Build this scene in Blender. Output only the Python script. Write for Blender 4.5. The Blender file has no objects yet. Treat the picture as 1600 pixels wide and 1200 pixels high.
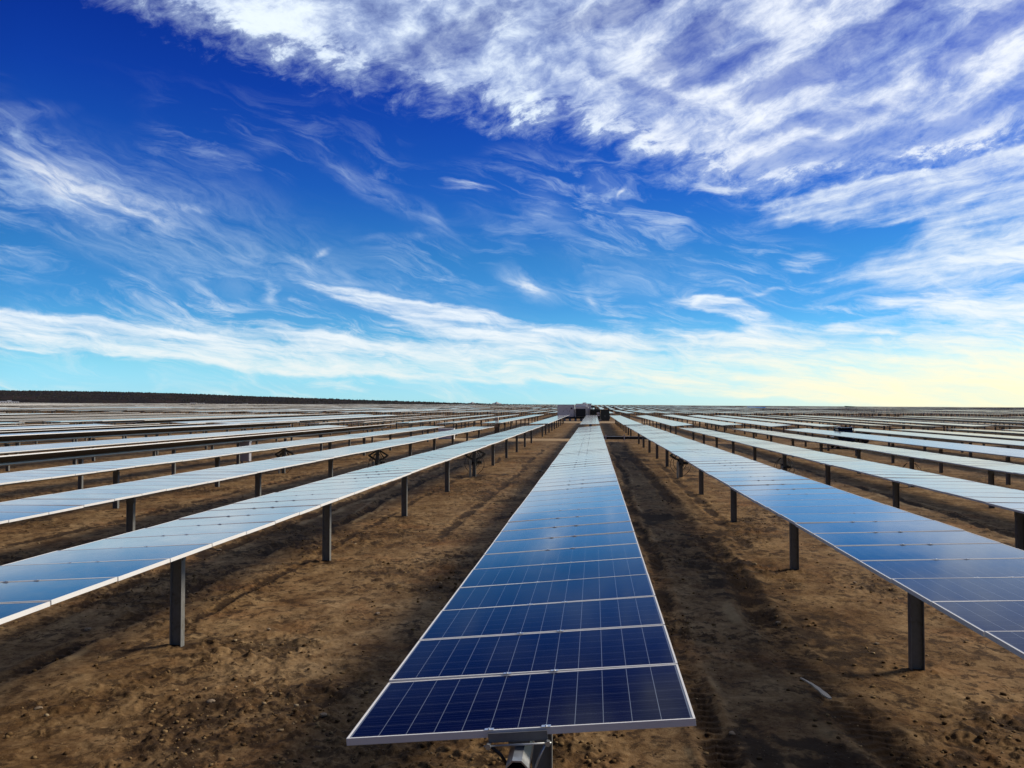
import bpy, math, random
import numpy as np
from mathutils import Vector

random.seed(7)
R = math.radians
S = bpy.context.scene
COL = S.collection

# ----------------------------------------------------------------------------
# camera, sky, sun, exposure
# ----------------------------------------------------------------------------
CAM_Z = 3.25
F_PX = 1321.0
YAW = 5.526
PITCH = 1.58
cam_d = bpy.data.cameras.new('camera')
cam_d.sensor_width = 36.0
cam_d.lens = F_PX / 1600 * 36
cam_d.clip_start = 0.05
cam_d.clip_end = 60000
cam = bpy.data.objects.new('camera', cam_d)
COL.objects.link(cam)
cam.location = (0, 0, CAM_Z)
cam.rotation_euler = (R(90 + PITCH), 0, R(YAW))
S.camera = cam

SUN_EL, SUN_AZ = 36.0, 72.0
sun_dir = Vector((math.sin(R(SUN_AZ)) * math.cos(R(SUN_EL)), math.cos(R(SUN_AZ)) * math.cos(R(SUN_EL)), math.sin(R(SUN_EL))))
sun_d = bpy.data.lights.new('sun', 'SUN')
sun_d.energy = 3.5
sun_d.angle = R(16.0)
sun_d.color = (1.0, 0.87, 0.68)
sun = bpy.data.objects.new('sun', sun_d)
COL.objects.link(sun)
sun.rotation_euler = (-sun_dir).to_track_quat('-Z', 'Y').to_euler()
sun.location = (30, 10, 40)

S.view_settings.view_transform = 'Standard'
S.view_settings.look = 'None'
S.view_settings.exposure = 0.0
S.view_settings.gamma = 1.0


class Nodes:
    """small helper for building node trees"""
    def __init__(self, nt):
        self.nt = nt
        self.N = nt.nodes
        self.L = nt.links

    def put(self, sock, v):
        if v is None:
            return
        if isinstance(v, (int, float, tuple, list)):
            if isinstance(v, (tuple, list)) and len(v) == 3 and sock.type == 'RGBA':
                v = (*v, 1)
            sock.default_value = v
        else:
            self.L.new(v, sock)

    def math(self, op, a, b=None, c=None, clamp=False):
        n = self.N.new('ShaderNodeMath')
        n.operation = op
        n.use_clamp = clamp
        self.put(n.inputs[0], a)
        self.put(n.inputs[1], b)
        self.put(n.inputs[2], c)
        return n.outputs[0]

    def vec(self, op, a, b=None):
        n = self.N.new('ShaderNodeVectorMath')
        n.operation = op
        self.put(n.inputs[0], a)
        self.put(n.inputs[1], b)
        return n.outputs['Value'] if op in ('LENGTH', 'DOT_PRODUCT') else n.outputs[0]

    def smooth(self, v, lo, hi, a=0.0, b=1.0):
        n = self.N.new('ShaderNodeMapRange')
        n.interpolation_type = 'SMOOTHSTEP'
        for i, x in enumerate((v, lo, hi, a, b)):
            self.put(n.inputs[i], x)
        return n.outputs[0]

    def lin(self, v, lo, hi, a=0.0, b=1.0):
        n = self.N.new('ShaderNodeMapRange')
        for i, x in enumerate((v, lo, hi, a, b)):
            self.put(n.inputs[i], x)
        return n.outputs[0]

    def mapping(self, v, loc=(0, 0, 0), rot=(0, 0, 0), scale=(1, 1, 1), kind='POINT'):
        n = self.N.new('ShaderNodeMapping')
        n.vector_type = kind
        self.put(n.inputs['Vector'], v)
        if kind != 'VECTOR' and kind != 'NORMAL':
            n.inputs['Location'].default_value = loc
        n.inputs['Rotation'].default_value = rot
        n.inputs['Scale'].default_value = scale
        return n.outputs[0]

    def noise(self, v, scale=1.0, detail=4.0, rough=0.5, dist=0.0, out=0, lac=2.0):
        n = self.N.new('ShaderNodeTexNoise')
        self.put(n.inputs['Vector'], v)
        n.inputs['Scale'].default_value = scale
        n.inputs['Detail'].default_value = detail
        n.inputs['Roughness'].default_value = rough
        n.inputs['Lacunarity'].default_value = lac
        n.inputs['Distortion'].default_value = dist
        return n.outputs[out]

    def ramp(self, v, stops, interp='LINEAR'):
        n = self.N.new('ShaderNodeValToRGB')
        n.color_ramp.interpolation = interp
        e = n.color_ramp.elements
        while len(e) < len(stops):
            e.new(0.5)
        for i, (p, c) in enumerate(stops):
            e[i].position = p
            e[i].color = (*c, 1) if len(c) == 3 else c
        self.put(n.inputs[0], v)
        return n.outputs[0]

    def mix(self, f, a, b, mode='MIX'):
        n = self.N.new('ShaderNodeMix')
        n.data_type = 'RGBA'
        n.blend_type = mode
        self.put(n.inputs[0], f)
        self.put(n.inputs[6], a)
        self.put(n.inputs[7], b)
        return n.outputs[2]

    def xyz(self, x, y, z=0.0):
        n = self.N.new('ShaderNodeCombineXYZ')
        self.put(n.inputs[0], x)
        self.put(n.inputs[1], y)
        self.put(n.inputs[2], z)
        return n.outputs[0]

    def sep(self, v):
        n = self.N.new('ShaderNodeSeparateXYZ')
        self.put(n.inputs[0], v)
        return n.outputs


def direction(px, py):
    """azimuth / elevation (degrees) of the sky seen towards a point of the view"""
    x, y = (px - 800) / F_PX, -(py - 600) / F_PX
    d = np.array([x, 1.0, y])
    c, s = math.cos(R(PITCH)), math.sin(R(PITCH))
    d = np.array([d[0], d[1] * c - d[2] * s, d[1] * s + d[2] * c])
    c, s = math.cos(R(YAW)), math.sin(R(YAW))
    d = np.array([d[0] * c - d[1] * s, d[0] * s + d[1] * c, d[2]])
    d /= np.linalg.norm(d)
    return math.degrees(math.atan2(d[0], d[1])), math.degrees(math.asin(d[2]))


K = 23.05        # sky units per degree


def build_world():
    w = bpy.data.worlds.new('World')
    S.world = w
    w.use_nodes = True
    w.cycles.sampling_method = 'MANUAL'
    w.cycles.sample_map_resolution = 512
    nt = w.node_tree
    n = Nodes(nt)
    bg = nt.nodes['Background']
    bg.inputs[1].default_value = 0.1
    sky = nt.nodes.new('ShaderNodeTexSky')
    sky.sky_type = 'NISHITA'
    sky.sun_disc = False
    sky.sun_elevation = R(SUN_EL)
    sky.sun_rotation = R(SUN_AZ)
    sky.altitude = 700
    tc = nt.nodes.new('ShaderNodeTexCoord')
    d = tc.outputs['Generated']
    dx, dy, dz = n.sep(d)
    el = n.math('MULTIPLY', n.math('ARCSINE', dz), 57.29578)
    az = n.math('MULTIPLY', n.math('ARCTAN2', dx, dy), 57.29578)
    # deep saturated air: colour of the clear sky against elevation
    t = n.lin(el, 0, 40)
    tint = n.ramp(t, [(0.0, (.40, .80, 1.30)), (.03, (.31, .64, 1.08)), (.07, (.25, .56, .86)), (.11, (.150, .415, .70)), (.165, (.090, .318, .62)), (.25, (.062, .262, .55)),
                      (.36, (.031, .170, .54)), (.5, (.016, .100, .50)), (.64, (.009, .058, .42)), (1.0, (.02, .09, .40))])
    tint = n.vec('MULTIPLY', tint, (2.30, 2.26, 2.09))
    toward = n.smooth(n.vec('DOT_PRODUCT', d, tuple(sun_dir)), .80, .98)
    tint = n.mix(toward, tint, (.85, .80, .70))
    clear = n.mix(1.0, sky.outputs[0], tint, 'MULTIPLY')

    behind = n.math('MULTIPLY', n.smooth(dy, .15, -.5, 1.0, .6), n.smooth(az, -35, -48, 1.0, .34))
    clear = n.vec('MULTIPLY', clear, n.xyz(behind, behind, behind))

    # ---- clouds, laid out over the sky by azimuth and elevation
    uv = n.xyz(n.math('MULTIPLY', az, K), n.math('MULTIPLY', el, K))
    wv = n.noise(n.vec('MULTIPLY', uv, (1 / 170, 1 / 110, 1)), 1, 5, .55, 0, 1)
    wv = n.vec('SUBTRACT', wv, (.5, .5, .5))
    uvw = n.vec('ADD', uv, n.vec('MULTIPLY', wv, (95, 55, 0)))
    uvs = n.vec('ADD', uv, n.vec('MULTIPLY', wv, (60, 30, 0)))

    def fibre(rot, sx, sy, detail=8, rough=.62, off=0.0, src=uvs, dist=.25):
        m = n.mapping(src, (off, off * .7, 0), (0, 0, R(-rot)), (1, 1, 1))
        m = n.vec('MULTIPLY', m, (1 / sx, 1 / sy, 1))
        return n.noise(m, 1, detail, rough, dist)

    def blobs(lst):
        tot = None
        for (cx, cy, ang, a, b, amp) in lst:
            A, E_ = direction(cx, cy)
            src = uvw
            if tot is not None:      # evaluated one after the other
                ma = nt.nodes.new('ShaderNodeVectorMath')
                ma.operation = 'MULTIPLY_ADD'
                n.put(ma.inputs[0], tot)
                ma.inputs[1].default_value = (1e-6, 1e-6, 1e-6)
                n.put(ma.inputs[2], uvw)
                src = ma.outputs[0]
            m = n.mapping(src, (A * K, E_ * K, 0), (0, 0, R(-ang)), (a, b, 1), 'TEXTURE')
            v = n.smooth(n.vec('LENGTH', m), 1.25, 0.0, 0, amp)
            tot = v if tot is None else n.math('ADD', tot, v)
        return n.math('MINIMUM', tot, 1.0)

    def density(mask, N, base=.66, gain=.50, width=.30):
        t0 = n.math('SUBTRACT', base, n.math('MULTIPLY', mask, gain))
        t1 = n.math('ADD', t0, width)
        return n.math('MULTIPLY', n.smooth(N, t0, t1), n.math('MINIMUM', n.math('MULTIPLY', mask, 1.5), 1.0))

    # high thin veils drifting down to the right (left half of the sky)
    A_ = blobs([(95, 265, 20, 190, 50, .62), (120, 300, 14, 90, 28, .30), (235, 365, 20, 260, 55, .42), (360, 350, 20, 330, 75, .34),
                (600, 300, 26, 130, 22, .50), (690, 345, 42, 60, 16, .50), (530, 262, 35, 50, 12, .35), (40, 165, -12, 70, 14, .35), (190, 410, 22, 140, 26, .30),
                (380, 245, -25, 60, 18, .22), (560, 440, 14, 260, 34, .36), (860, 335, 50, 60, 30, .50), (830, 345, -40, 50, 22, .40), (960, 320, 60, 70, 40, .28),
                (510, 390, -35, 16, 7, .6), (430, 462, 70, 26, 12, .65), (978, 295, -60, 14, 7, .9), (928, 468, 60, 26, 12, .65), (1000, 420, 10, 160, 50, .25),
                (820, 445, 26, 62, 24, .95), (620, 370, -4, 80, 7, .40), (310, 325, 6, 60, 6, .35)])
    fa = fibre(-20, 210, 34, off=3.1)
    dA = density(A_, fa, .68, .42, .44)
    fa2 = fibre(-24, 90, 26, 8, .65, 41.0, uvw, .6)
    dA = n.math('ADD', n.math('MULTIPLY', dA, .40), n.math('MULTIPLY', A_, n.smooth(fa2, .30, .72, 0, .58)), clamp=True)
    # faint wisps everywhere in the clear part
    fv = fibre(-14, 130, 30, 9, .66, 63.0, uvw, .9)
    fv2 = n.noise(n.vec('MULTIPLY', uv, (1 / 420, 1 / 190, 1)), 1, 3, .5)
    veil = n.math('MULTIPLY', n.smooth(fv, .45, .75, 0, .72), n.math('MULTIPLY', n.smooth(fv2, .40, .62), n.smooth(el, 21, 13)))
    # bright flat streaks low over the horizon
    C_ = blobs([(700, 500, 11, 300, 30, 1.0), (560, 465, 14, 190, 16, .7), (60, 512, 6, 330, 34, .75), (330, 545, 4, 430, 36, 1.0), (650, 560, 4, 330, 34, 1.0), (40, 541, 5, 60, 9, 1.0), (330, 500, 8, 220, 16, .45),
                (900, 540, 9, 260, 38, .95), (700, 545, 5, 900, 62, .40), (1000, 595, 2, 900, 26, .40), (1010, 572, 4, 330, 40, 1.0), (1300, 572, 2, 360, 56, 1.0), (1540, 570, 0, 300, 74, 1.0), (1100, 540, 10, 200, 30, .8), (1085, 475, 10, 90, 16, .9), (1150, 497, 30, 90, 26, 1.0), (1190, 455, -14, 70, 10, .6),
                (1240, 520, 24, 110, 22, .8), (1340, 512, 8, 110, 16, .6), (1470, 535, 28, 60, 20, .85), (1270, 545, 4, 160, 20, .7), (1570, 480, -5, 230, 52, 1.0), (1450, 505, -6, 220, 22, .7), (1420, 470, -8, 160, 16, .5), (1600, 402, -4, 170, 22, .95), (1590, 372, -6, 60, 10, .7),
                (1400, 415, -4, 280, 24, .40), (1330, 455, -8, 300, 26, .38), (735, 286, 4, 66, 15, .72), (1040, 352, 12, 76, 24, .85),
                (1255, 403, -6, 70, 24, .85), (760, 612, 1, 700, 12, .35), (1120, 288, 4, 100, 14, .9), (1380, 620, 0, 420, 22, .5), (20, 492, 4, 200, 10, .5)])
    fc = fibre(-7, 260, 24, off=11.3)
    fc2 = fibre(-9, 85, 20, 8, .66, 51.0, uvw, .7)
    fc = n.math('ADD', n.math('MULTIPLY', fc, .62), n.math('MULTIPLY', fc2, .38))
    dC = n.math('MULTIPLY', density(C_, fc, .655, .33, .30), .95)
    # the great bank across the upper right
    edge_pts = [(-40, -130), (150, -22), (330, 62), (480, 112), (620, 140), (720, 168), (820, 196), (900, 208), (1000, 250), (1090, 284), (1200, 300), (1290, 288), (1420, 262), (1620, 244)]
    fcv = nt.nodes.new('ShaderNodeFloatCurve')
    mp = fcv.mapping
    mp.clip_min_x, mp.clip_max_x, mp.clip_min_y, mp.clip_max_y = 0, 1, 0, 1
    mp.use_clip = False
    pts = [direction(*p) for p in edge_pts]
    pts = [(-60.0, 34.0)] + pts + [(40.0, 15.0), (60.0, 11.0)]
    pts = [((a + 60) / 120, e / 40) for a, e in pts]
    cv = mp.curves[0]
    while len(cv.points) < len(pts):
        cv.points.new(.5, .5)
    for p, (a, b) in zip(cv.points, pts):
        p.location = (a, b)
        p.handle_type = 'VECTOR'
    mp.update()
    uw, vw, _ = n.sep(uvs)
    n.put(fcv.inputs['Value'], n.lin(n.math('DIVIDE', uw, K), -60, 60))
    edge = n.math('MULTIPLY', fcv.outputs[0], 40 * K)
    over = n.math('SUBTRACT', vw, edge)
    puff = fibre(-20, 150, 105, 9, .60, 5.7, uvs, .2)
    strk = fibre(24, 260, 78, 9, .60, 8.3, uvs, .2)
    side = n.smooth(az, -6, 7)
    fb = n.math('ADD', n.math('MULTIPLY', puff, n.math('SUBTRACT', 1.0, n.math('MULTIPLY', side, .75))), n.math('MULTIPLY', strk, n.math('MULTIPLY', side, .75)))
    fine = fibre(14, 60, 30, 9, .68, 33.0, uvs, .3)
    fb = n.math('ADD', n.math('MULTIPLY', fb, .63), n.math('MULTIPLY', fine, .37))
    aside = n.smooth(n.math('ABSOLUTE', n.math('SUBTRACT', az, 25)), 105, 65)
    B_ = n.math('MULTIPLY', n.smooth(n.math('ADD', over, n.math('MULTIPLY', n.math('SUBTRACT', fine, .5), 150)), -26, 46), aside)
    holes = blobs([(1075, 70, -22, 80, 24, .75), (1120, 105, -14, 95, 22, .75), (1230, 128, -6, 90, 18, .65), (1330, 70, -22, 150, 20, .42), (1560, 45, -25, 120, 26, .55),
                   (1010, 145, 20, 90, 16, .30), (950, 20, -10, 120, 22, .40), (700, 60, -20, 150, 34, .30), (1330, 225, -6, 240, 24, .62), (1270, 190, -10, 150, 16, .35), (1500, 190, -14, 150, 14, .35)])
    dB = density(n.math('SUBTRACT', B_, n.math('MULTIPLY', holes, .9), clamp=True), fb, .66, .40, .34)
    dB = n.math('MAXIMUM', dB, n.math('MULTIPLY', n.math('SUBTRACT', B_, n.math('MULTIPLY', holes, .55), clamp=True), n.smooth(fb, .34, .58, .10, .66)))
    # bright streaks running out to the right under the bank
    D_ = blobs([(1900, 290, -8, 330, 150, 1.0), (1450, 285, -6, 320, 34, 1.0), (1560, 305, -2, 220, 34, 1.0), (1340, 300, -4, 170, 18, .7), (1180, 250, -10, 150, 20, .5), (1480, 335, -4, 200, 12, .6), (1560, 255, -4, 190, 22, .9), (1330, 345, 4, 190, 26, .50), (1400, 440, -4, 280, 46, .85), (1180, 400, 8, 160, 30, .40), (1530, 388, -3, 230, 40, 1.0), (1620, 345, -4, 160, 30, .8), (1230, 320, 14, 130, 16, .5)])  # first one: unseen cloud off to the right, added to brighten panel reflections
    fd = fibre(8, 250, 22, 8, .6, 21.0)
    fd = n.math('ADD', n.math('MULTIPLY', fd, .6), n.math('MULTIPLY', fine, .4))
    dD = n.math('MULTIPLY', density(D_, fd, .68, .40, .42), .95)

    inv = lambda v: n.math('SUBTRACT', 1.0, v)
    edge_l = n.smooth(az, -52, -37)
    dC = n.math('MULTIPLY', dC, edge_l)
    dA = n.math('MULTIPLY', dA, edge_l)
    keep = n.math('MULTIPLY', n.math('MULTIPLY', inv(dA), inv(dB)), n.math('MULTIPLY', inv(dC), n.math('MULTIPLY', inv(dD), inv(veil))))
    cover = inv(keep)
    # thin cloud takes the blue of the air behind it, thick cloud is white
    lit = n.smooth(fb, .37, .63)
    bank_c = n.mix(lit, (2.7, 3.9, 7.7), (8.8, 9.8, 10.7))
    bank_c = n.mix(n.math('MULTIPLY', side, n.math('MULTIPLY', lit, .7)), bank_c, (9.6, 9.8, 10.6))
    low = n.smooth(el, 6.5, .5)
    warm = n.smooth(az, -14, 30)
    low_c = n.mix(warm, (8.6, 9.2, 8.9), (11.2, 10.2, 6.6))
    oth_c = n.mix(low, (9.3, 9.9, 10.4), low_c)
    bank_w = n.math('MULTIPLY', dB, n.smooth(over, -60, 40))
    oth_c = n.mix(n.math('MULTIPLY', n.math('MULTIPLY', n.smooth(dA, .75, .15), inv(n.math('MAXIMUM', dD, dC))), n.smooth(el, 5, 9)), oth_c, (6.2, 7.9, 9.9))
    cl = n.mix(bank_w, oth_c, bank_c)
    # yellow evening-side glow along the horizon to the right
    glow = n.math('MULTIPLY', n.smooth(az, -8, 34), n.smooth(el, 5.5, .3))
    clear = n.mix(n.math('MULTIPLY', glow, .85), clear, (9.5, 9.0, 6.3))
    n.put(bg.inputs[0], n.mix(cover, clear, cl))


build_world()


# ----------------------------------------------------------------------------
# helpers: tagging, meshes, materials
# ----------------------------------------------------------------------------
def tag(o, label=None, cat=None, group=None, kind=None):
    if label:
        o['label'] = label
    if cat:
        o['category'] = cat
    if group:
        o['group'] = group
    if kind:
        o['kind'] = kind
    return o


def empty(name, loc=(0, 0, 0), rot=(0, 0, 0)):
    o = bpy.data.objects.new(name, None)
    o.empty_display_size = 0.2
    COL.objects.link(o)
    o.location = loc
    o.rotation_euler = rot
    return o


def inst(name, me, parent=None, loc=(0, 0, 0), rot=(0, 0, 0)):
    o = bpy.data.objects.new(name, me)
    COL.objects.link(o)
    o.parent = parent
    o.location = loc
    o.rotation_euler = rot
    return o


class MB:
    """collects simple solids into one mesh"""
    def __init__(self):
        self.v, self.f, self.m, self.uv, self.sm = [], [], [], [], []

    def face(self, idx, mat=0, uv=None, smooth=False):
        self.f.append(tuple(idx))
        self.m.append(mat)
        self.uv.append(uv)
        self.sm.append(smooth)

    def box(self, x0, x1, y0, y1, z0, z1, mat=0, rot=None, off=(0, 0, 0), topmat=None, topuv=None):
        b = len(self.v)
        for z in (z0, z1):
            for x, y in ((x0, y0), (x1, y0), (x1, y1), (x0, y1)):
                p = Vector((x, y, z))
                if rot is not None:
                    p = rot @ p
                self.v.append((p[0] + off[0], p[1] + off[1], p[2] + off[2]))
        self.face((b, b + 3, b + 2, b + 1), mat)
        self.face((b + 4, b + 5, b + 6, b + 7), mat if topmat is None else topmat, topuv)
        for i in range(4):
            j = (i + 1) % 4
            self.face((b + i, b + j, b + 4 + j, b + 4 + i), mat)
        return self

    def prism(self, poly, a0, a1, axis='y', mat=0, caps=True):
        """extrude a polygon of (u, w) along an axis. axis y: u=x w=z; axis x: u=y w=z; axis z: u=x w=y"""
        b = len(self.v)
        k = len(poly)
        for a in (a0, a1):
            for u, w in poly:
                self.v.append({'y': (u, a, w), 'x': (a, u, w), 'z': (u, w, a)}[axis])
        for i in range(k):
            j = (i + 1) % k
            self.face((b + i, b + j, b + k + j, b + k + i), mat)
        if caps:
            self.face([b + i for i in range(k)][::-1], mat)
            self.face([b + k + i for i in range(k)], mat)
        return self

    def tube(self, pts, r, sides=8, mat=0, smooth=True, caps=True):
        pts = [Vector(p) for p in pts]
        b = len(self.v)
        n = len(pts)
        for i, p in enumerate(pts):
            t = (pts[min(i + 1, n - 1)] - pts[max(i - 1, 0)]).normalized()
            a = t.orthogonal().normalized() if i == 0 else (a - t * a.dot(t)).normalized()
            c = t.cross(a)
            rr = r[i] if isinstance(r, (list, tuple)) else r
            for s in range(sides):
                q = p + (a * math.cos(2 * math.pi * s / sides) + c * math.sin(2 * math.pi * s / sides)) * rr
                self.v.append(tuple(q))
        for i in range(n - 1):
            for s in range(sides):
                t2 = (s + 1) % sides
                self.face((b + i * sides + s, b + i * sides + t2, b + (i + 1) * sides + t2, b + (i + 1) * sides + s), mat, None, smooth)
        if caps:
            self.face([b + s for s in range(sides)][::-1], mat)
            self.face([b + (n - 1) * sides + s for s in range(sides)], mat)
        return self

    def mesh(self, name, mats, bevel=None):
        me = bpy.data.meshes.new(name)
        me.from_pydata(self.v, [], self.f)
        for m in mats:
            me.materials.append(m)
        me.polygons.foreach_set('material_index', self.m)
        me.polygons.foreach_set('use_smooth', self.sm)
        if any(u is not None for u in self.uv):
            lay = me.uv_layers.new(name='UVMap')
            i = 0
            for f, u in zip(self.f, self.uv):
                for k in range(len(f)):
                    if u is not None:
                        lay.data[i].uv = u[k]
                    i += 1
        me.update()
        if bevel:
            import bmesh
            bm = bmesh.new()
            bm.from_mesh(me)
            bmesh.ops.bevel(bm, geom=[e for e in bm.edges if e.calc_face_angle(0) > .6], offset=bevel, segments=2, affect='EDGES', profile=.6)
            bm.to_mesh(me)
            bm.free()
        return me

    def build(self, name, mats, parent=None, loc=(0, 0, 0), rot=(0, 0, 0), bevel=None):
        return inst(name, self.mesh(name, mats if isinstance(mats, (list, tuple)) else [mats], bevel), parent, loc, rot)


def mat(name, color=(.5, .5, .5), rough=.6, metal=0.0, spec=.5, var=0.0, vscale=3.0, bump=0.0, bscale=20.0, dirt=None):
    m = bpy.data.materials.new(name)
    m.use_nodes = True
    nt = m.node_tree
    p = nt.nodes['Principled BSDF']
    n = Nodes(nt)
    p.inputs['Roughness'].default_value = rough
    p.inputs['Metallic'].default_value = metal
    p.inputs['Specular IOR Level'].default_value = spec
    p.inputs['Base Color'].default_value = (*color, 1)
    if var or bump or dirt:
        tc = nt.nodes.new('ShaderNodeTexCoord')
        pos = tc.outputs['Object']
        oi = nt.nodes.new('ShaderNodeObjectInfo')
        pos = n.vec('ADD', pos, n.xyz(n.math('MULTIPLY', oi.outputs['Random'], 37), n.math('MULTIPLY', oi.outputs['Random'], 11)))
        if var:
            v = n.noise(pos, vscale, 6, .6)
            c = n.mix(v, tuple(x * (1 - var) for x in color), tuple(min(1, x * (1 + var)) for x in color))
            if dirt:
                d = n.smooth(n.noise(pos, vscale * .7, 7, .65), .52, .72)
                c = n.mix(n.math('MULTIPLY', d, .7), c, dirt)
            n.put(p.inputs['Base Color'], c)
            n.put(p.inputs['Roughness'], n.lin(v, .3, .7, max(.05, rough - .12), min(1, rough + .12)))
        if bump:
            b = nt.nodes.new('ShaderNodeBump')
            b.inputs['Strength'].default_value = bump
            b.inputs['Distance'].default_value = .01
            n.put(b.inputs['Height'], n.noise(pos, bscale, 5, .6))
            n.put(p.inputs['Normal'], b.outputs[0])
    return m


W = 1.956           # module long side, across the row
MOD = .987          # module short side, along the row
PM = 1.003          # module pitch along the row
TH = .040           # frame height


def mat_laminate(name, with_frame):
    """polycrystalline cells behind glass; UV in metres across (u) and along (v) the row"""
    m = bpy.data.materials.new(name)
    m.use_nodes = True
    nt = m.node_tree
    n = Nodes(nt)
    p = nt.nodes['Principled BSDF']
    uv = nt.nodes.new('ShaderNodeUVMap').outputs[0]
    u, v, _ = n.sep(uv)
    k = n.math('FLOOR', n.math('DIVIDE', v, PM))
    vm = n.math('MODULO', v, PM)
    cw = .1592
    u0, v0 = (W - 12 * cw) / 2, (MOD - 6 * cw) / 2
    cu = n.math('DIVIDE', n.math('SUBTRACT', u, u0), cw)
    cv = n.math('DIVIDE', n.math('SUBTRACT', vm, v0), cw)
    fu = n.math('ABSOLUTE', n.math('SUBTRACT', n.math('FRACT', cu), .5))
    fv = n.math('ABSOLUTE', n.math('SUBTRACT', n.math('FRACT', cv), .5))
    # gaps between the cells: the ones along the row read brighter than the ones across it
    gu = n.math('GREATER_THAN', fu, .5 - .0135)
    gv = n.math('MULTIPLY', n.math('GREATER_THAN', fv, .5 - .0100), .50)
    bus = n.math('ABSOLUTE', n.math('SUBTRACT', n.math('FRACT', n.math('MULTIPLY', cv, 4)), .5))
    bus = n.math('MULTIPLY', n.math('LESS_THAN', bus, .022), .22)
    line = n.math('MAXIMUM', gu, n.math('MAXIMUM', gv, bus))
    inu = n.math('MULTIPLY', n.math('GREATER_THAN', cu, 0), n.math('LESS_THAN', cu, 12))
    inv_ = n.math('MULTIPLY', n.math('GREATER_THAN', cv, 0), n.math('LESS_THAN', cv, 6))
    inside = n.math('MULTIPLY', inu, inv_)
    white = n.math('MAXIMUM', line, n.math('SUBTRACT', 1.0, inside))
    # crystal grain and cell-to-cell tone
    cell = n.xyz(n.math('FLOOR', cu), n.math('FLOOR', cv), k)
    wn = nt.nodes.new('ShaderNodeTexWhiteNoise')
    n.put(wn.inputs['Vector'], cell)
    oi = nt.nodes.new('ShaderNodeObjectInfo')
    vor = nt.nodes.new('ShaderNodeTexVoronoi')
    vor.inputs['Scale'].default_value = 95
    n.put(vor.inputs['Vector'], uv)
    g = n.math('ADD', n.math('MULTIPLY', n.sep(vor.outputs['Color'])[0], .5), n.math('MULTIPLY', wn.outputs['Value'], .5))
    blue = n.mix(g, (.0008, .0022, .024), (.0013, .0036, .034))
    blue = n.mix(n.math('MULTIPLY', oi.outputs['Random'], .5), blue, (.0012, .0034, .038))
    base = n.mix(white, blue, (.15, .178, .235))
    # dust lying on the glass
    dust = n.noise(n.vec('MULTIPLY', uv, (1.3, 1.3, 1.3)), 1, 6, .65)
    base = n.mix(n.smooth(dust, .40, .85, .001, .022), base, (.42, .35, .30))
    rough = n.lin(dust, .3, .75, .05, .13)
    met = 0.0
    if with_frame:
        ru = n.math('GREATER_THAN', n.math('ABSOLUTE', n.math('SUBTRACT', u, W / 2)), W / 2 - .013)
        rv = n.math('GREATER_THAN', n.math('ABSOLUTE', n.math('SUBTRACT', vm, MOD / 2)), MOD / 2 - .013)
        fr = n.math('MAXIMUM', ru, rv)
        gap = n.math('GREATER_THAN', vm, MOD)
        base = n.mix(fr, base, (.42, .42, .42))
        base = n.mix(gap, base, (.03, .025, .02))
        rough = n.math('ADD', rough, n.math('MULTIPLY', fr, .55), clamp=True)
    n.put(p.inputs['Base Color'], base)
    n.put(p.inputs['Roughness'], rough)
    b = nt.nodes.new('ShaderNodeBump')
    b.inputs['Strength'].default_value = .02
    b.inputs['Distance'].default_value = .002
    n.put(b.inputs['Height'], n.noise(uv, 9, 3, .5))
    # glass over the cells: hardly a mirror from above, a strong one at a grazing angle
    p.inputs['Specular IOR Level'].default_value = 0.0
    gl = nt.nodes.new('ShaderNodeBsdfGlossy')
    n.put(gl.inputs['Roughness'], rough)
    n.put(gl.inputs['Normal'], b.outputs[0])
    fz = nt.nodes.new('ShaderNodeFresnel')
    fz.inputs['IOR'].default_value = 1.5
    fc = n.ramp(fz.outputs[0], [(0, (.0,) * 3), (.05, (.012,) * 3), (.19, (.05,) * 3), (.27, (.185,) * 3), (.36, (.37,) * 3), (.44, (.64,) * 3), (.54, (.86,) * 3), (.70, (.98,) * 3)])
    if with_frame:
        fc = n.math('MULTIPLY', fc, n.math('SUBTRACT', 1.0, n.math('MULTIPLY', n.math('MAXIMUM', fr, gap), .75)))
    ms = nt.nodes.new('ShaderNodeMixShader')
    n.put(ms.inputs[0], fc)
    # film of dust: it whitens the glass when seen along it
    df = nt.nodes.new('ShaderNodeBsdfDiffuse')
    df.inputs['Color'].default_value = (.60, .57, .54, 1)
    md = nt.nodes.new('ShaderNodeMixShader')
    n.put(md.inputs[0], n.math('MULTIPLY', n.smooth(fz.outputs[0], .34, .74), n.lin(dust, .3, .7, .12, .28)))
    nt.links.new(gl.outputs[0], md.inputs[1])
    nt.links.new(df.outputs[0], md.inputs[2])
    nt.links.new(p.outputs[0], ms.inputs[1])
    nt.links.new(md.outputs[0], ms.inputs[2])
    nt.links.new(ms.outputs[0], nt.nodes['Material Output'].inputs[0])
    return m


M = {}
M['glass'] = mat_laminate('module_laminate', False)
M['array'] = mat_laminate('module_array', True)
M['frame'] = mat('anodised_frame', (.76, .75, .73), .62, .0, spec=.25, var=.06, vscale=6)
M['back'] = mat('backsheet', (.055, .055, .06), .7, var=.2)
M['galv'] = mat('galvanised_steel', (.19, .195, .19), .62, .05, spec=.3, var=.28, vscale=14, bump=.15, bscale=60, dirt=(.13, .12, .10))
M['galvl'] = mat('galvanised_bracket', (.42, .44, .45), .42, .75, var=.18, vscale=16)
M['dark'] = mat('dark_steel', (.035, .036, .038), .55, .4, var=.3, vscale=9)
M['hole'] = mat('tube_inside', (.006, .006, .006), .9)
M['rubber'] = mat('black_cable', (.012, .012, .012), .6)
M['gearpaint'] = mat('gear_rack_steel', (.12, .125, .12), .5, .5, var=.3, vscale=10, dirt=(.10, .07, .045))
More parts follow.
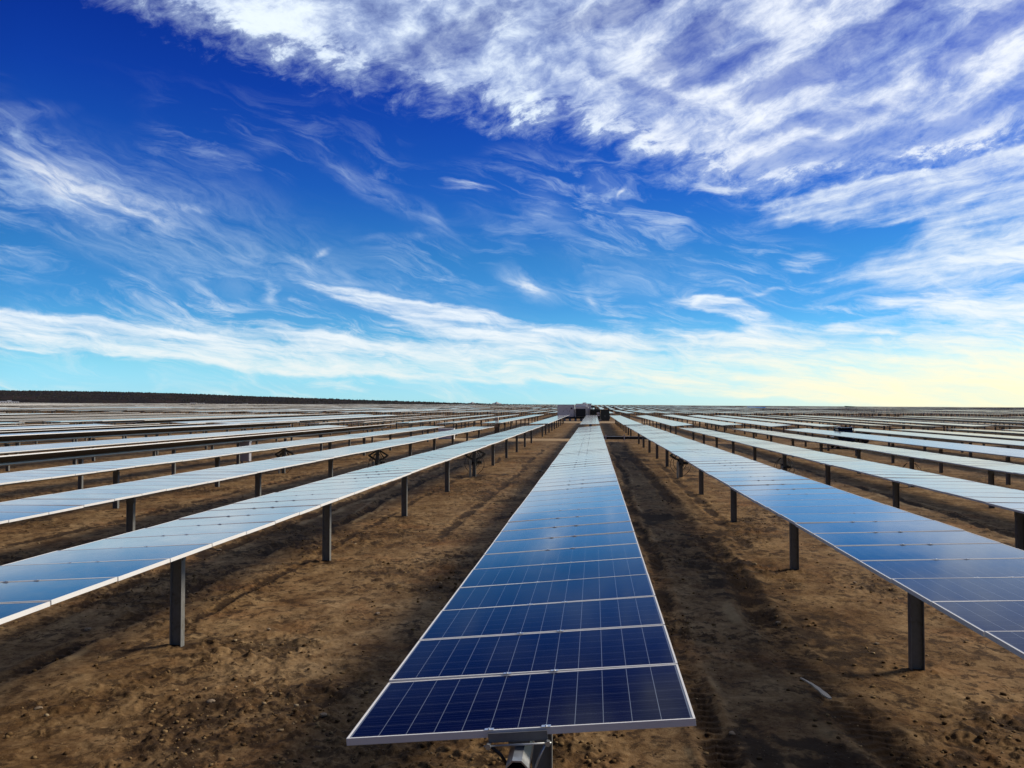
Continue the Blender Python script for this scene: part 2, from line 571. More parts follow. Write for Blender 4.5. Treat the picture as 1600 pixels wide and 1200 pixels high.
M['clamp'] = mat('clamp_aluminium', (.62, .63, .65), .38, .9)
M['white'] = mat('white_cabinet_paint', (.78, .79, .82), .5, var=.07, vscale=2, dirt=(.36, .33, .30))
M['grey'] = mat('grey_cabinet_paint', (.66, .66, .69), .5, var=.08, vscale=2)
M['cab'] = mat('pale_cabinet_paint', (.42, .42, .46), .5, var=.08, vscale=3)
M['lgrey'] = mat('light_trim', (.80, .80, .78), .5, var=.06)
M['transf'] = mat('transformer_paint', (.030, .042, .038), .45, var=.2, vscale=3)
M['louvre'] = mat('dark_louvre', (.010, .014, .028), .5, var=.2)
M['concrete'] = mat('concrete', (.34, .32, .29), .9, var=.15, vscale=5, bump=.3)
M['car'] = mat('dark_vehicle_paint', (.012, .013, .015), .25, var=.1)
M['carglass'] = mat('vehicle_glass', (.01, .012, .014), .06)
M['tyre'] = mat('tyre_rubber', (.014, .014, .014), .85)
M['lamp'] = mat('lamp_lens', (.8, .8, .78), .15)
M['lath'] = mat('weathered_lath', (.60, .53, .43), .8, var=.14, vscale=9, bump=.3, bscale=60)
M['stone'] = mat('pale_stone', (.26, .20, .14), .9, var=.25, vscale=18, bump=.6, bscale=40)
M['tarp'] = mat('tan_cover', (.62, .45, .30), .8, var=.1)
M['rock'] = mat('far_rock_hazed', (.36, .36, .38), 1.0, var=.1, vscale=.001)  # distance haze put into the colour as a pale bluish grey


# ----------------------------------------------------------------------------
# terrain
# ----------------------------------------------------------------------------
GX = np.array([-60, -40, -29, -24, -10, -5.1, -.4, 4.28, 9, 14, 40, 60.])
GZ = np.array([.0, .05, .08, .06, .05, .05, .05, .05, -.06, -.18, -.22, 0.])


def ground_z(x, y):
    x = np.asarray(x, float)
    y = np.asarray(y, float)
    d = np.hypot(x, y)
    azm = np.degrees(np.arctan2(x, np.maximum(y, 1e-3)))
    zf = np.interp(azm, [-60, -37, -20, 0, 26, 50], [11.5, 10.0, 8.2, 6.2, 1.7, 0.0])
    t = np.clip((d - 60) / 1440, 0, 1.6)
    near = np.interp(x, GX, GZ) * np.clip((150 - d) / 90, 0, 1)
    back = np.where(y < -5, 0.0, 1.0)
    roll = .35 * np.sin(x * .021 + 1.3) * np.sin(y * .013 + .4) * np.clip((d - 120) / 300, 0, 1)
    return near + zf * t ** 1.2 * back + roll


def vnoise(x, y, seed):
    """smooth lattice noise in -1..1"""
    xi, yi = np.floor(x).astype(np.int64), np.floor(y).astype(np.int64)
    fx, fy = x - xi, y - yi
    fx, fy = fx * fx * fx * (fx * (fx * 6 - 15) + 10), fy * fy * fy * (fy * (fy * 6 - 15) + 10)

    def h(a, b):
        k = (a * 374761393 + b * 668265263 + seed * 1442695041) & 0xffffffff
        k = ((k ^ (k >> 13)) * 1274126177) & 0xffffffff
        return ((k ^ (k >> 16)) & 0xffff) / 32767.5 - 1
    a, b, c, d = h(xi, yi), h(xi + 1, yi), h(xi, yi + 1), h(xi + 1, yi + 1)
    return (a * (1 - fx) + b * fx) * (1 - fy) + (c * (1 - fx) + d * fx) * fy


def fbm(x, y, scale, octs, seed, gain=.5):
    s, a, tot = 0, 1, 0
    ca, sa = math.cos(.6), math.sin(.6)
    for o in range(octs):
        f = 2 ** o / scale
        xr, yr = x * ca - y * sa, x * sa + y * ca
        s = s + a * vnoise(xr * f + 17.3 * o, yr * f - 9.1 * o, seed + o)
        tot += a
        a *= gain
        x, y = xr, yr
    return s / tot


RUTS = [  # x position, drift per metre, half width, depth, from y, to y, seed
    (1.22, .004, .14, .075, 5, 84, 1), (2.62, -.003, .21, .068, 5, 84, 2), (3.35, .012, .16, .045, 6, 60, 3),
    (-7.05, -.006, .15, .075, 8, 70, 4), (-6.15, .010, .10, .035, 8, 60, 5), (-2.2, .004, .16, .035, 12, 80, 6), (-3.7, .0, .15, .040, 18, 84, 7),
    (-8.3, .0, .2, .06, 10, 80, 8), (6.3, .0, .16, .06, 10, 80, 9), (7.9, .0, .16, .06, 10, 80, 10), (11.0, 0, .18, .06, 14, 80, 11), (-11.6, 0, .18, .06, 14, 80, 12), (-13.4, 0, .18, .06, 14, 80, 13)]


def relief(x, y):
    """height and dampness of the worked soil near the rows"""
    dz = .050 * fbm(x, y, 2.6, 3, 11) + .030 * fbm(x, y * .8, .55, 3, 23, .6)
    # clods and crumbs: patchy
    patch = np.clip(.5 + 1.5 * fbm(x, y * .7, 1.9, 4, 41), 0, 1)
    clod = np.maximum(0, fbm(x, y, .16, 2, 57)) ** 1.2
    crumb = np.maximum(0, fbm(x, y, .075, 2, 71)) ** 1.1
    dz += (.04 + .96 * patch ** 1.5) * (.062 * clod + .046 * crumb)
    damp = .55 * patch ** 1.5 * (.4 + .6 * np.clip(.5 + fbm(x, y, .4, 3, 88), 0, 1))
    dry = np.zeros_like(damp)
    for (x0, dr, hw, dep, ya, yb, sd) in RUTS:
        c = x0 + dr * (y - 10) + .16 * vnoise(y / 6.0, y * 0 + sd, 100 + sd) + .05 * vnoise(y / 1.1, y * 0 + sd, 200 + sd)
        u = (x - c) / hw
        along = np.clip((y - ya) / 3, 0, 1) * np.clip((yb - y) / 8, 0, 1)
        bro = np.clip(.62 + 1.1 * fbm(x * .3, y, 3.2, 3, 300 + sd), .0, 1)
        lug = .75 + .25 * np.sign(np.sin((y + .6 * np.abs(x - c)) * 2 * math.pi / .17))
        prof = -dep * np.exp(-np.abs(u) ** 3) * lug + .55 * dep * np.exp(-((np.abs(u) - 1.55) / .45) ** 2) * (.6 + .8 * np.clip(fbm(x, y, .2, 2, 400 + sd) + .5, 0, 1))
        dz += prof * along * bro
        damp = np.maximum(damp, 1.05 * np.exp(-(np.abs(u) / 1.15) ** 3) * along * np.clip(bro + .25, 0, 1) * np.clip(.72 + 1.1 * fbm(x, y, .45, 4, 500 + sd), 0, 1))
        dry = np.maximum(dry, np.exp(-((np.abs(u) - 1.9) / .55) ** 2) * along * bro * np.clip(.5 + 1.2 * fbm(x, y, .6, 3, 550 + sd), 0, 1) * (dep > .05))
    # broader dark patches at set spots, by the tracks, posts and drives
    for (px, py, rx, ry, a) in ((2.6, 20, .9, 6, .9), (3.3, 11.8, .7, 2.2, .55), (1.9, 25, .7, 5, .7), (-2.0, 12.5, .7, 3.0, .55), (-5.6, 10.9, .9, .8, .5), (-5.4, 38.9, 1.7, 2.0, 1.0), (3.9, 39, 1.3, 2, .8), (-10.3, 39, 1.8, 2.4, .9),
                                (-2.4, 30, .6, 5, .5), (1.7, 8.0, .8, 1.2, .8), (-9.2, 19, 2.2, 4, .55), (-1.6, 45, .8, 8, .5), (8.8, 39, 1.6, 2, .8), (2.6, 55, 1.4, 14, .7), (7.5, 24, 1.6, 7, .6)):
        e = np.exp(-((x - px) / rx) ** 2 - ((y - py) / ry) ** 2)
        damp = np.maximum(damp, a * np.clip(e * 1.4, 0, 1) * np.clip(.35 + 2.6 * fbm(x, y * .8, .8, 5, 600, .62), 0, 1))
    # soil heaved up around the driven posts
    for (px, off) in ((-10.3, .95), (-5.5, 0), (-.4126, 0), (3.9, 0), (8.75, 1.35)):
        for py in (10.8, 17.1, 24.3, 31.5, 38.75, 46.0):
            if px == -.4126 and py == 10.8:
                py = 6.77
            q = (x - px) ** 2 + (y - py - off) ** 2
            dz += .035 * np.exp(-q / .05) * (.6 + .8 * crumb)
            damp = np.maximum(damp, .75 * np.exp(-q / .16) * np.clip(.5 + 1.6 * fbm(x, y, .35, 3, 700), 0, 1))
    return dz, damp - .8 * dry * (damp < .35)


def build_ground():
    fine = np.arange(-47, 36, .0745)
    ang = np.concatenate([np.arange(-180, -47, 4.0), fine, np.arange(36, 178, 4.0)])
    dy = np.concatenate([np.arange(400, 30, -1.0), np.arange(30, 8, -.5)])
    rad = np.concatenate([[.4, 1.5, 3, 4.5, 5.8], 3.28 * 857 / dy, [420, 520, 650, 800, 1000, 1250, 1500, 1800, 2200, 3000, 4500, 8000, 16000, 30000]])
    rad = np.unique(rad)
    na, nr = len(ang), len(rad)
    A, Rr = np.meshgrid(np.radians(ang), rad)
    X, Y = Rr * np.sin(A), Rr * np.cos(A)
    Z = ground_z(X, Y)
    fade = np.clip((110 - Rr) / 60, 0, 1)
    near = Rr < 112
    x, y, fd = X[near], Y[near], fade[near]
    dz, damp = relief(x, y)
    Z[near] += dz * fd
    D = np.zeros_like(Z)
    D[near] = damp * fd
    verts = np.stack([X, Y, Z], -1).reshape(-1, 3)
    i = np.arange(nr - 1)[:, None] * na
    j = np.arange(na)[None, :]
    j2 = (j + 1) % na
    quads = np.stack([i + j, i + na + j, i + na + j2, i + j2], -1).reshape(-1, 4)[:, ::-1]
    me = bpy.data.meshes.new('ground')
    me.vertices.add(len(verts))
    me.vertices.foreach_set('co', verts.ravel())
    me.loops.add(quads.size)
    me.loops.foreach_set('vertex_index', quads.ravel().astype(np.int32))
    me.polygons.add(len(quads))
    me.polygons.foreach_set('loop_start', np.arange(0, quads.size, 4, dtype=np.int32))
    me.polygons.foreach_set('use_smooth', np.ones(len(quads), bool))
    me.update()
    at = me.attributes.new('damp', 'FLOAT', 'POINT')
    at.data.foreach_set('value', D.ravel().astype(np.float32))
    me.validate()
    # soil
    m = bpy.data.materials.new('desert_soil')
    m.use_nodes = True
    nt = m.node_tree
    n = Nodes(nt)
    p = nt.nodes['Principled BSDF']
    geo = nt.nodes.new('ShaderNodeNewGeometry')
    pos = geo.outputs['Position']
    att = nt.nodes.new('ShaderNodeAttribute')
    att.attribute_name = 'damp'
    big = n.noise(pos, .22, 5, .6, .3)
    mid = n.noise(n.mapping(pos, scale=(1, .8, 1)), 1.6, 8, .66, .4)
    tiny = n.noise(pos, 14, 6, .7)
    tone = n.math('ADD', n.math('ADD', n.math('MULTIPLY', big, .30), n.math('MULTIPLY', mid, .45)), n.math('MULTIPLY', tiny, .25))
    col = n.ramp(tone, [(.37, (.046, .023, .009)), (.44, (.120, .066, .027)), (.505, (.205, .126, .058)), (.58, (.310, .206, .103)), (.7, (.41, .295, .16))])
    red = n.smooth(n.noise(pos, .5, 4, .6), .5, .72, 0, .45)
    col = n.mix(red, col, n.mix(1.0, col, (1.1, .74, .50), 'MULTIPLY'))
    clump = n.noise(n.mapping(pos, scale=(1, .8, 1)), 5.5, 9, .72, .4)
    cz = n.smooth(n.noise(pos, .45, 4, .6), .36, .60, .15, 1)
    col = n.mix(n.math('MULTIPLY', n.smooth(clump, .500, .575), n.math('MULTIPLY', cz, .88)), col, (.050, .027, .012))
    fleck = n.noise(n.mapping(pos, scale=(1, .8, 1)), 17, 6, .7, .3)
    col = n.mix(n.math('MULTIPLY', n.smooth(fleck, .53, .60), n.math('MULTIPLY', n.smooth(clump, .44, .55), .75)), col, (.040, .022, .010))
    dampn = n.smooth(n.math('ADD', att.outputs['Fac'], n.math('ADD', n.math('MULTIPLY', n.math('SUBTRACT', mid, .5), .9), n.math('MULTIPLY', n.math('SUBTRACT', clump, .5), 1.3))), .14, .62)
    col = n.mix(n.smooth(att.outputs['Fac'], -.05, -.6, 0, .7), col, (.40, .285, .15))
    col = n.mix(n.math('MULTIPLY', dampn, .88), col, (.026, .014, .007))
    crumbs = n.smooth(n.noise(pos, 32, 3, .6), .66, .74, 0, .5)
    col = n.mix(crumbs, col, (.40, .31, .19))
    # light graded sand on the far left slope
    n.put(p.inputs['Base Color'], col)
    p.inputs['Roughness'].default_value = .95
    p.inputs['Specular IOR Level'].default_value = .15
    b = nt.nodes.new('ShaderNodeBump')
    b.inputs['Strength'].default_value = .9
    b.inputs['Distance'].default_value = .02
    n.put(b.inputs['Height'], n.math('ADD', n.math('MULTIPLY', n.noise(pos, 22, 6, .7), .7), n.math('MULTIPLY', n.noise(pos, 90, 3, .6), .3)))
    n.put(p.inputs['Normal'], b.outputs[0])
    me.materials.append(m)
    tag(inst('ground', me), 'bare brown desert soil with wheel ruts and dark damp patches', 'ground', kind='structure')


def strip(name, y0, y1, x0, x1, lift, color, label, step=6.0):
    nx, ny = int((x1 - x0) / step) + 1, 7
    v, f = [], []
    for jy in range(ny):
        for ix in range(nx):
            xx = x0 + ix * step
            yy = y0 + (y1 - y0) * jy / (ny - 1) + .25 * math.sin(xx * .7 + jy)
            v.append((xx, yy, float(ground_z(xx, yy)) + (lift if 0 < jy < ny - 1 else -.08)))
    for jy in range(ny - 1):
        for ix in range(nx - 1):
            a = jy * nx + ix
            f.append((a, a + 1, a + nx + 1, a + nx))
    me = bpy.data.meshes.new(name)
    me.from_pydata(v, [], f)
    me.materials.append(mat(name + '_soil', color, .95, var=.22, vscale=.5, bump=.5, bscale=6, spec=.15))
    o = inst(name, me)
    tag(o, label, name.replace('_', ' '), kind='structure')


build_ground()


def build_clods():
    rg = np.random.default_rng(21)
    n0 = 60000
    d = 6.8 + 40 * rg.random(n0) ** 2.2
    a = np.radians(rg.uniform(-40, 30, n0))
    x, y = d * np.sin(a), d * np.cos(a)
    p = np.clip(.42 + 1.7 * fbm(x, y * .7, 1.9, 4, 41), 0, 1) ** 2
    for (x0, dr, hw, dep, ya, yb, sd) in RUTS:
        u = (x - x0 - dr * (y - 10)) / hw
        p = np.maximum(p, .5 * np.exp(-((np.abs(u) - 1.4) / .8) ** 2))
    keep = rg.random(n0) < p * .30 + .012
    x, y = x[keep], y[keep]
    n = len(x)
    z = ground_z(x, y) + relief(x, y)[0]
    r = .006 + .024 * rg.random(n) ** 3.5
    import bmesh
    bm = bmesh.new()
    bmesh.ops.create_icosphere(bm, subdivisions=1, radius=1)
    bv = np.array([v.co[:] for v in bm.verts])
    bf = np.array([[v.index for v in f.verts] for f in bm.faces])
    bm.free()
    nb = len(bv)
    V = bv[None] * (1 + rg.uniform(-.32, .32, (n, nb, 1)))
    V = V * np.stack([rg.uniform(.8, 1.5, n), rg.uniform(.8, 1.4, n), rg.uniform(.5, .9, n)], -1)[:, None, :]
    t = rg.uniform(0, 6.28, n)
    c, s_ = np.cos(t)[:, None], np.sin(t)[:, None]
    V = np.stack([V[..., 0] * c - V[..., 1] * s_, V[..., 0] * s_ + V[..., 1] * c, V[..., 2]], -1)
    V = V * r[:, None, None] + np.stack([x, y, z + r * .25], -1)[:, None, :]
    F = (bf[None] + (np.arange(n) * nb)[:, None, None]).reshape(-1, 3)
    me = bpy.data.meshes.new('clods')
    V = V.reshape(-1, 3)
    me.vertices.add(len(V))
    me.vertices.foreach_set('co', V.ravel())
    me.loops.add(F.size)
    me.loops.foreach_set('vertex_index', F.ravel().astype(np.int32))
    me.polygons.add(len(F))
    me.polygons.foreach_set('loop_start', np.arange(0, F.size, 3, dtype=np.int32))
    me.update()
    me.validate()
    m = bpy.data.materials.new('clod_soil')
    m.use_nodes = True
    nn = Nodes(m.node_tree)
    pb = m.node_tree.nodes['Principled BSDF']
    ge = m.node_tree.nodes.new('ShaderNodeNewGeometry')
    nn.put(pb.inputs['Base Color'], nn.ramp(ge.outputs['Random Per Island'], [(0, (.05, .028, .013)), (.45, (.14, .085, .037)), (.92, (.26, .175, .085)), (1, (.38, .30, .19))]))
    pb.inputs['Roughness'].default_value = .95
    pb.inputs['Specular IOR Level'].default_value = .1
    me.materials.append(m)
    tag(inst('soil_clods', me), 'loose crumbs and clods of soil scattered over the ground', 'soil clods', kind='stuff')


build_clods()
strip('cross_path', 79.6, 83.8, -140, .2, .09, (.36, .25, .14), 'light sandy path crossing the rows at the first gap')
strip('service_road', 161, 172, -300, 190, .12, (.36, .26, .155), 'light graded service road in front of the inverter station')


def build_ridge():
    az0, az1, na = -58.0, 4.0, 900
    rr = np.concatenate([np.linspace(1250, 2000, 40), np.linspace(2030, 2600, 12)])
    A = np.radians(np.linspace(az0, az1, na))
    # crest height from the skyline, by azimuth
    sky = [(-500, 600), (0, 609.5), (100, 610.5), (200, 612.5), (300, 615), (400, 619.5), (500, 623), (600, 626.5), (700, 629.5), (800, 632.5), (880, 634.5), (980, 637)]
    az_s = [direction(*q)[0] for q in sky]
    el_s = [direction(*q)[1] for q in sky]
    el_c = np.interp(np.degrees(A), az_s, el_s)
    crest = CAM_Z + 2000 * np.tan(np.radians(el_c))
    Az, Rg = np.meshgrid(A, rr)
    X, Y = Rg * np.sin(Az), Rg * np.cos(Az)
    base = ground_z(X, Y) - 1.0
    t = np.clip((Rg - 1250) / 750, 0, 1) ** .8
    t = np.where(Rg > 2000, 1 - .5 * ((Rg - 2000) / 600), t)
    Z = base + (crest[None, :] - base) * t
    Z += (1.6 * fbm(X, Y, 140, 4, 5) + .9 * fbm(X, Y, 22, 2, 9)) * np.clip((Rg - 1250) / 300, 0, 1) - 1.3 * (Rg > 1900)
    nr = len(rr)
    verts = np.stack([X, Y, Z], -1).reshape(-1, 3)
    f = []
    for i in range(nr - 1):
        for j in range(na - 1):
            a = i * na + j
            f.append((a, a + 1, a + na + 1, a + na))
    me = bpy.data.meshes.new('ridge')
    me.from_pydata([tuple(v) for v in verts], [], f)
    me.polygons.foreach_set('use_smooth', [True] * len(f))
    m = bpy.data.materials.new('ridge_soil')
    m.use_nodes = True
    n = Nodes(m.node_tree)
    p = m.node_tree.nodes['Principled BSDF']
    pos = m.node_tree.nodes.new('ShaderNodeNewGeometry').outputs['Position']
    c = n.ramp(n.noise(pos, .02, 8, .7), [(.35, (.006, .004, .003)), (.5, (.013, .008, .006)), (.72, (.045, .026, .016))])
    n.put(p.inputs['Base Color'], c)
    p.inputs['Roughness'].default_value = 1
    p.inputs['Specular IOR Level'].default_value = .1
    me.materials.append(m)
    tag(inst('hills', me), 'low dark scrub-covered ridge along the horizon on the left', 'hills', kind='structure')
    # scrub bushes over the ridge: one uncountable cover
    rng = np.random.default_rng(3)
    mb = MB()
    oct_ = [(1, 0, 0), (0, 1, 0), (-1, 0, 0), (0, -1, 0), (.1, .1, 1)]
    for _ in range(9000):
        i = int(rng.integers(4, nr - 8) if rng.random() > .3 else rng.integers(34, 42))
        j = int(rng.integers(0, na - 1))
        x, y, z = verts[i * na + j]
        x += rng.uniform(-3, 3)
        y += rng.uniform(-6, 6)
        w_, h_ = rng.uniform(1.2, 3.0), rng.uniform(.8, 2.0)
        if A[j] > math.radians(-9):
            h_ *= .7
        b = len(mb.v)
        for (ax, ay, a_z) in oct_:
            mb.v.append((x + w_ * ax * rng.uniform(.7, 1.2), y + w_ * ay * rng.uniform(.7, 1.2), z - .3 + (h_ + .3) * a_z + rng.uniform(0, .4)))
        for q in range(4):
            mb.face((b + q, b + (q + 1) % 4, b + 4))
    o = mb.build('desert_scrub', mat('scrub_leaves', (.013, .012, .009), .95, var=.4, vscale=.05))
    tag(o, 'dark desert scrub covering the far ridge', 'scrub', kind='stuff')


build_ridge()


def build_mountains():
    mb = MB()
    for (pxc, half, top) in ((738, 20, 628.4), (776, 15, 628.0)):
        prev = None
        D = 14000
        for i in range(13):
            t = i / 12 * 2 - 1
            a, e = direction(pxc + t * half, 636 - (636 - top) * max(0, 1 - abs(t) ** 1.4) - .6 * math.sin(i * 2.3))
            a = math.radians(a)
            x, y = D * math.sin(a), D * math.cos(a)
            z = CAM_Z + D * math.tan(math.radians(e))
            b = len(mb.v)
            mb.v += [(x * .97, y * .97, -60), (x, y, z), (x * 1.05, y * 1.05, -60)]
            if prev is not None:
                mb.face((prev, b, b + 1, prev + 1))
                mb.face((prev + 1, b + 1, b + 2, prev + 2))
            prev = b if i < 12 else None
    tag(mb.build('mountains', M['rock']), 'pair of tiny pale peaks just above the horizon', 'mountains', kind='structure')


build_mountains()

# ----------------------------------------------------------------------------
# solar tracker tables
# ----------------------------------------------------------------------------
X0, PITCH_X = -.4126, 4.6884
N_MOD = 74
LEN = N_MOD * PM
BANDS = [4.72, 84.6, 203.0, 281.0, 390.0]       # where each stretch of a row starts
ROW_X = {-2: -10.3, -1: -5.5, 0: -.4126, 1: 3.9, 2: 8.75, 3: 13.5}
MOD_H = {-7: 1.64, -6: 1.57, -5: 1.74, -4: 1.75, -3: 1.79, -2: 1.80, -1: 1.68, 0: 1.785, 1: 1.66, 2: 1.90, 3: 1.95, 4: 1.96, 5: 1.93, 6: 1.97, 7: 1.92, 8: 1.95}
TILT = {-10: 3, -9: -5, -8: -9, -7: 3.5, -6: -13.4, -5: 2.3, -4: -12.7, -3: .63, -2: -.45, -1: -3.6, 0: -5.14, 1: -1.9, 2: .4, 3: 0}


def row_x(r):
    return ROW_X.get(r, X0 + PITCH_X * r + (-.52 if r < 0 else -.15))


# negative tilt: right edge up
TUBE = .155         # tube axis below the module plane

rng = np.random.default_rng(12)


def octagon(r):
    return [(r * math.cos(math.pi / 8 + k * math.pi / 4), r * math.sin(math.pi / 8 + k * math.pi / 4)) for k in range(8)]


def mesh_module_glass():
    mb = MB()
    hw, hl = W / 2 - .004, MOD / 2 - .004
    zt = TUBE - .002
    b = len(mb.v)
    mb.v += [(-hw, -hl, zt), (hw, -hl, zt), (hw, hl, zt), (-hw, hl, zt)]
    mb.face((b, b + 1, b + 2, b + 3), 0, [(.004, .004), (W - .004, .004), (W - .004, MOD - .004), (.004, MOD - .004)])
    b = len(mb.v)
    mb.v += [(-hw, -hl, zt - .006), (hw, -hl, zt - .006), (hw, hl, zt - .006), (-hw, hl, zt - .006)]
    mb.face((b + 3, b + 2, b + 1, b), 1)
    return mb.mesh('module', [M['glass'], M['back']])


def mesh_module_frame():
    mb = MB()
    hw, hl, t = W / 2, MOD / 2, .013
    z0, z1 = TUBE - TH, TUBE
    mb.box(-hw, -hw + t, -hl, hl, z0, z1)
    mb.box(hw - t, hw, -hl, hl, z0, z1)
    mb.box(-hw + t, hw - t, -hl, -hl + t, z0, z1)
    mb.box(-hw + t, hw - t, hl - t, hl, z0, z1)
    # inner return lips at the bottom
    mb.box(-hw + t, -hw + .035, -hl + t, hl - t, z0, z0 + .003)
    mb.box(hw - .035, hw - t, -hl + t, hl - t, z0, z0 + .003)
    return mb.mesh('frame', [M['frame']], bevel=.0012)


def mesh_clamp():
    mb = MB()
    mb.box(-.026, .026, -.015, .015, .0005, .0040)
    mb.tube([(0, 0, .0035), (0, 0, .009)], .007, 6, smooth=False)
    return mb.mesh('clamp', [M['clamp']])


def mesh_post(h):
    mb = MB()
    z0, z1 = -.45, h
    mb.box(-.078, -.068, -.052, .052, z0, z1)
    mb.box(.068, .078, -.052, .052, z0, z1)
    mb.box(-.068, .068, -.004, .004, z0, z1)
    return mb.mesh('post', [M['galv']])


def mesh_bearing():
    """saddle that carries the tube on a post, origin at the tube axis"""
    mb = MB()
    mb.box(-.095, .095, -.035, .035, -.19, -.085)
    ring = [(.105 * math.cos(a), .105 * math.sin(a)) for a in np.linspace(0, 2 * math.pi, 17)[:-1]]
    mb.prism(ring, -.03, .03, 'y')
    return mb.mesh('bearing', [M['galv']])


def mesh_tube(length, lip):
    mb = MB()
    o, i_ = octagon(.066), octagon(.057)
    mb.prism(o, -lip, length + .03, 'y', 0, caps=False)
    b = len(mb.v)
    mb.v += [(x, -lip, z) for x, z in o] + [(x, -lip, z) for x, z in i_] + [(x, .9, z) for x, z in i_]
    for k in range(8):
        j = (k + 1) % 8
        mb.face((b + k, b + 8 + k, b + 8 + j, b + j), 0)
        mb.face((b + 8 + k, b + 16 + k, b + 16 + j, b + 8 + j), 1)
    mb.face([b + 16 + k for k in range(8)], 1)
    return mb.mesh('torque_tube', [M['galvl'], M['hole']])


def mesh_panel(n_mod):
    L_ = n_mod * PM
    mb = MB()
    hw = W / 2
    mb.box(-hw, hw, 0, L_, TUBE - TH, TUBE, 1, None, (0, 0, 0), 0, [(0, 0), (W, 0), (W, L_), (0, L_)])
    mb.m[0] = 2
    return mb


def box_row(mb, hw, L_, rot, loc):
    mb.box(-hw, hw, 0, L_, TUBE - TH, TUBE, 1, rot, loc, 0, [(0, 0), (W, 0), (W, L_), (0, L_)])
    mb.m[-6] = 2


MESH = {'glass': mesh_module_glass(), 'frame': mesh_module_frame(), 'clamp': mesh_clamp(), 'tube': mesh_tube(LEN, .19), 'bearing': mesh_bearing(),
        'panel': mesh_panel(N_MOD).mesh('module_array', [M['array'], M['frame'], M['back']])}
POSTS = {}


def post_mesh(h):
    h = round(h * 20) / 20
    if h not in POSTS:
        POSTS[h] = mesh_post(h)
    return POSTS[h]


POST_Y = [10.8, 17.1, 24.3, 31.5, 38.75, 46.0, 53.2, 60.4, 67.5, 74.6]


def post_spots(r):
    # measured from the near end of a table
    if r == 0:
        return [2.05] + [q - 4.72 for q in POST_Y[1:]]
    off = {-2: .95, 2: 1.35, -1: 0, 1: 0}.get(r, 1.2 * math.sin(r * 1.7))
    return [q - 4.72 + off for q in POST_Y]


def build_drive(root, y, h, tilt, with_rack=True):
    """slew drive under the table at its driven post: gear rack, gearbox, pale second post, hanging cables"""
    mb = MB()
    rack = [(-.10, -.10), (-.52, -.34), (-.43, -.43), (-.26, -.55), (0, -.62), (.26, -.55), (.43, -.43), (.52, -.34), (.10, -.10)]
    inner = [(-.09, -.18), (-.38, -.35), (-.33, -.39), (-.21, -.475), (0, -.53), (.21, -.475), (.33, -.39), (.38, -.35), (.09, -.18)]
    b = len(mb.v)
    for yy in (-.02, .02):
        mb.v += [(x, yy, z) for x, z in rack] + [(x, yy, z) for x, z in inner]
    k = len(rack)
    for i in range(k):
        j = (i + 1) % k
        o1, o2 = b, b + 2 * k
        mb.face((o1 + i, o1 + j, o1 + k + j, o1 + k + i))
        mb.face((o2 + j, o2 + i, o2 + k + i, o2 + k + j))
        mb.face((o1 + j, o1 + i, o2 + i, o2 + j))
        mb.face((o1 + k + i, o1 + k + j, o2 + k + j, o2 + k + i))
    for sx in (-1, 1):
        mb.prism([(sx * .05, -.17), (sx * .09, -.17), (sx * .27, -.435), (sx * .23, -.46)], -.015, .015, 'y')
    if with_rack:
        mb.build('gear_rack', M['gearpaint'], root, (0, y + .14, 0), (0, R(tilt), 0))
    g = MB()
    g.box(-.13, .13, -.12, .12, -.86, -.56)
    g.tube([(.12, 0, -.70), (.34, 0, -.70)], .075, 12)
    g.tube([(-.02, -.12, -.72), (-.02, -.30, -.72)], .05, 10)
    g.build('gearbox', M['dark'], root, (0, y + .16, 0), bevel=.008)
    p = MB()
    p.box(-.045, .045, -.03, -.022, -.45, h - .62)
    p.box(-.045, -.038, -.022, .04, -.45, h - .62)
    p.box(.038, .045, -.022, .04, -.45, h - .62)
    p.build('drive_post', M['galvl'], root, (-.16, y - .16, -h))
    c = MB()
    for (sx, dy_, dip) in ((-1, .1, .95), (1, .05, .98), (-.7, .2, .8), (.55, -.05, .72)):
        pts = []
        for i in range(9):
            t = i / 8
            pts.append((sx * (.16 + .30 * math.sin(t * math.pi)), dy_, -.28 - dip * t + .02 * math.sin(7 * t)))
        c.tube(pts, .011, 6)
    c.build('cable', M['rubber'], root, (0, y, 0))


def front_bracket(root, tilt):
    """hat bracket, U-bolt strap and rod that carry the first module on the tube"""
    g = empty('mounting_bracket', (0, 0, 0), (0, R(tilt), 0))
    g.parent = root
    b = MB()
    b.box(-.165, .165, -.012, -.006, TUBE - .058, TUBE - .010)
    b.box(-.165, .165, -.012, .16, TUBE - .062, TUBE - .058)
    b.box(-.06, .06, .02, .10, .066, TUBE - .062)
    b.build('channel', M['galv'], g, bevel=.002)
    r = MB()
    r.tube([(-.19, -.035, .085), (.185, -.035, .085)], .0065, 8)
    for sx in (-1, 1):
        r.tube([(sx * .165, -.05, .085), (sx * .165, -.02, .085)], .016, 6, smooth=False)
    r.build('rod', M['galvl'], g)
    s = MB()
    s.tube([(.15, -.035, .082), (.105, -.035, .0), (.078, -.035, -.06), (.04, -.035, -.085)], .0075, 6)
    s.build('strap', M['galvl'], g)
    s = MB()
    s.tube([(-.15, -.03, .082), (-.10, -.025, .03), (-.075, -.02, -.02)], .010, 6)
    s.build('strap', M['dark'], g)


ORD = ['', 'first', 'second', 'third', 'fourth', 'fifth', 'sixth', 'seventh', 'eighth', 'ninth', 'tenth', 'eleventh', 'twelfth', 'thirteenth', 'fourteenth', 'fifteenth', 'sixteenth',
       'seventeenth', 'eighteenth', 'nineteenth']
TENS = ['', '', 'twent', 'thirt', 'fort', 'fift', 'sixt', 'sevent']


def ordinal(k):
    if k < 20:
        return ORD[k]
    t, u = divmod(k, 10)
    return TENS[t] + ('ieth' if u == 0 else 'y-' + ORD[u])


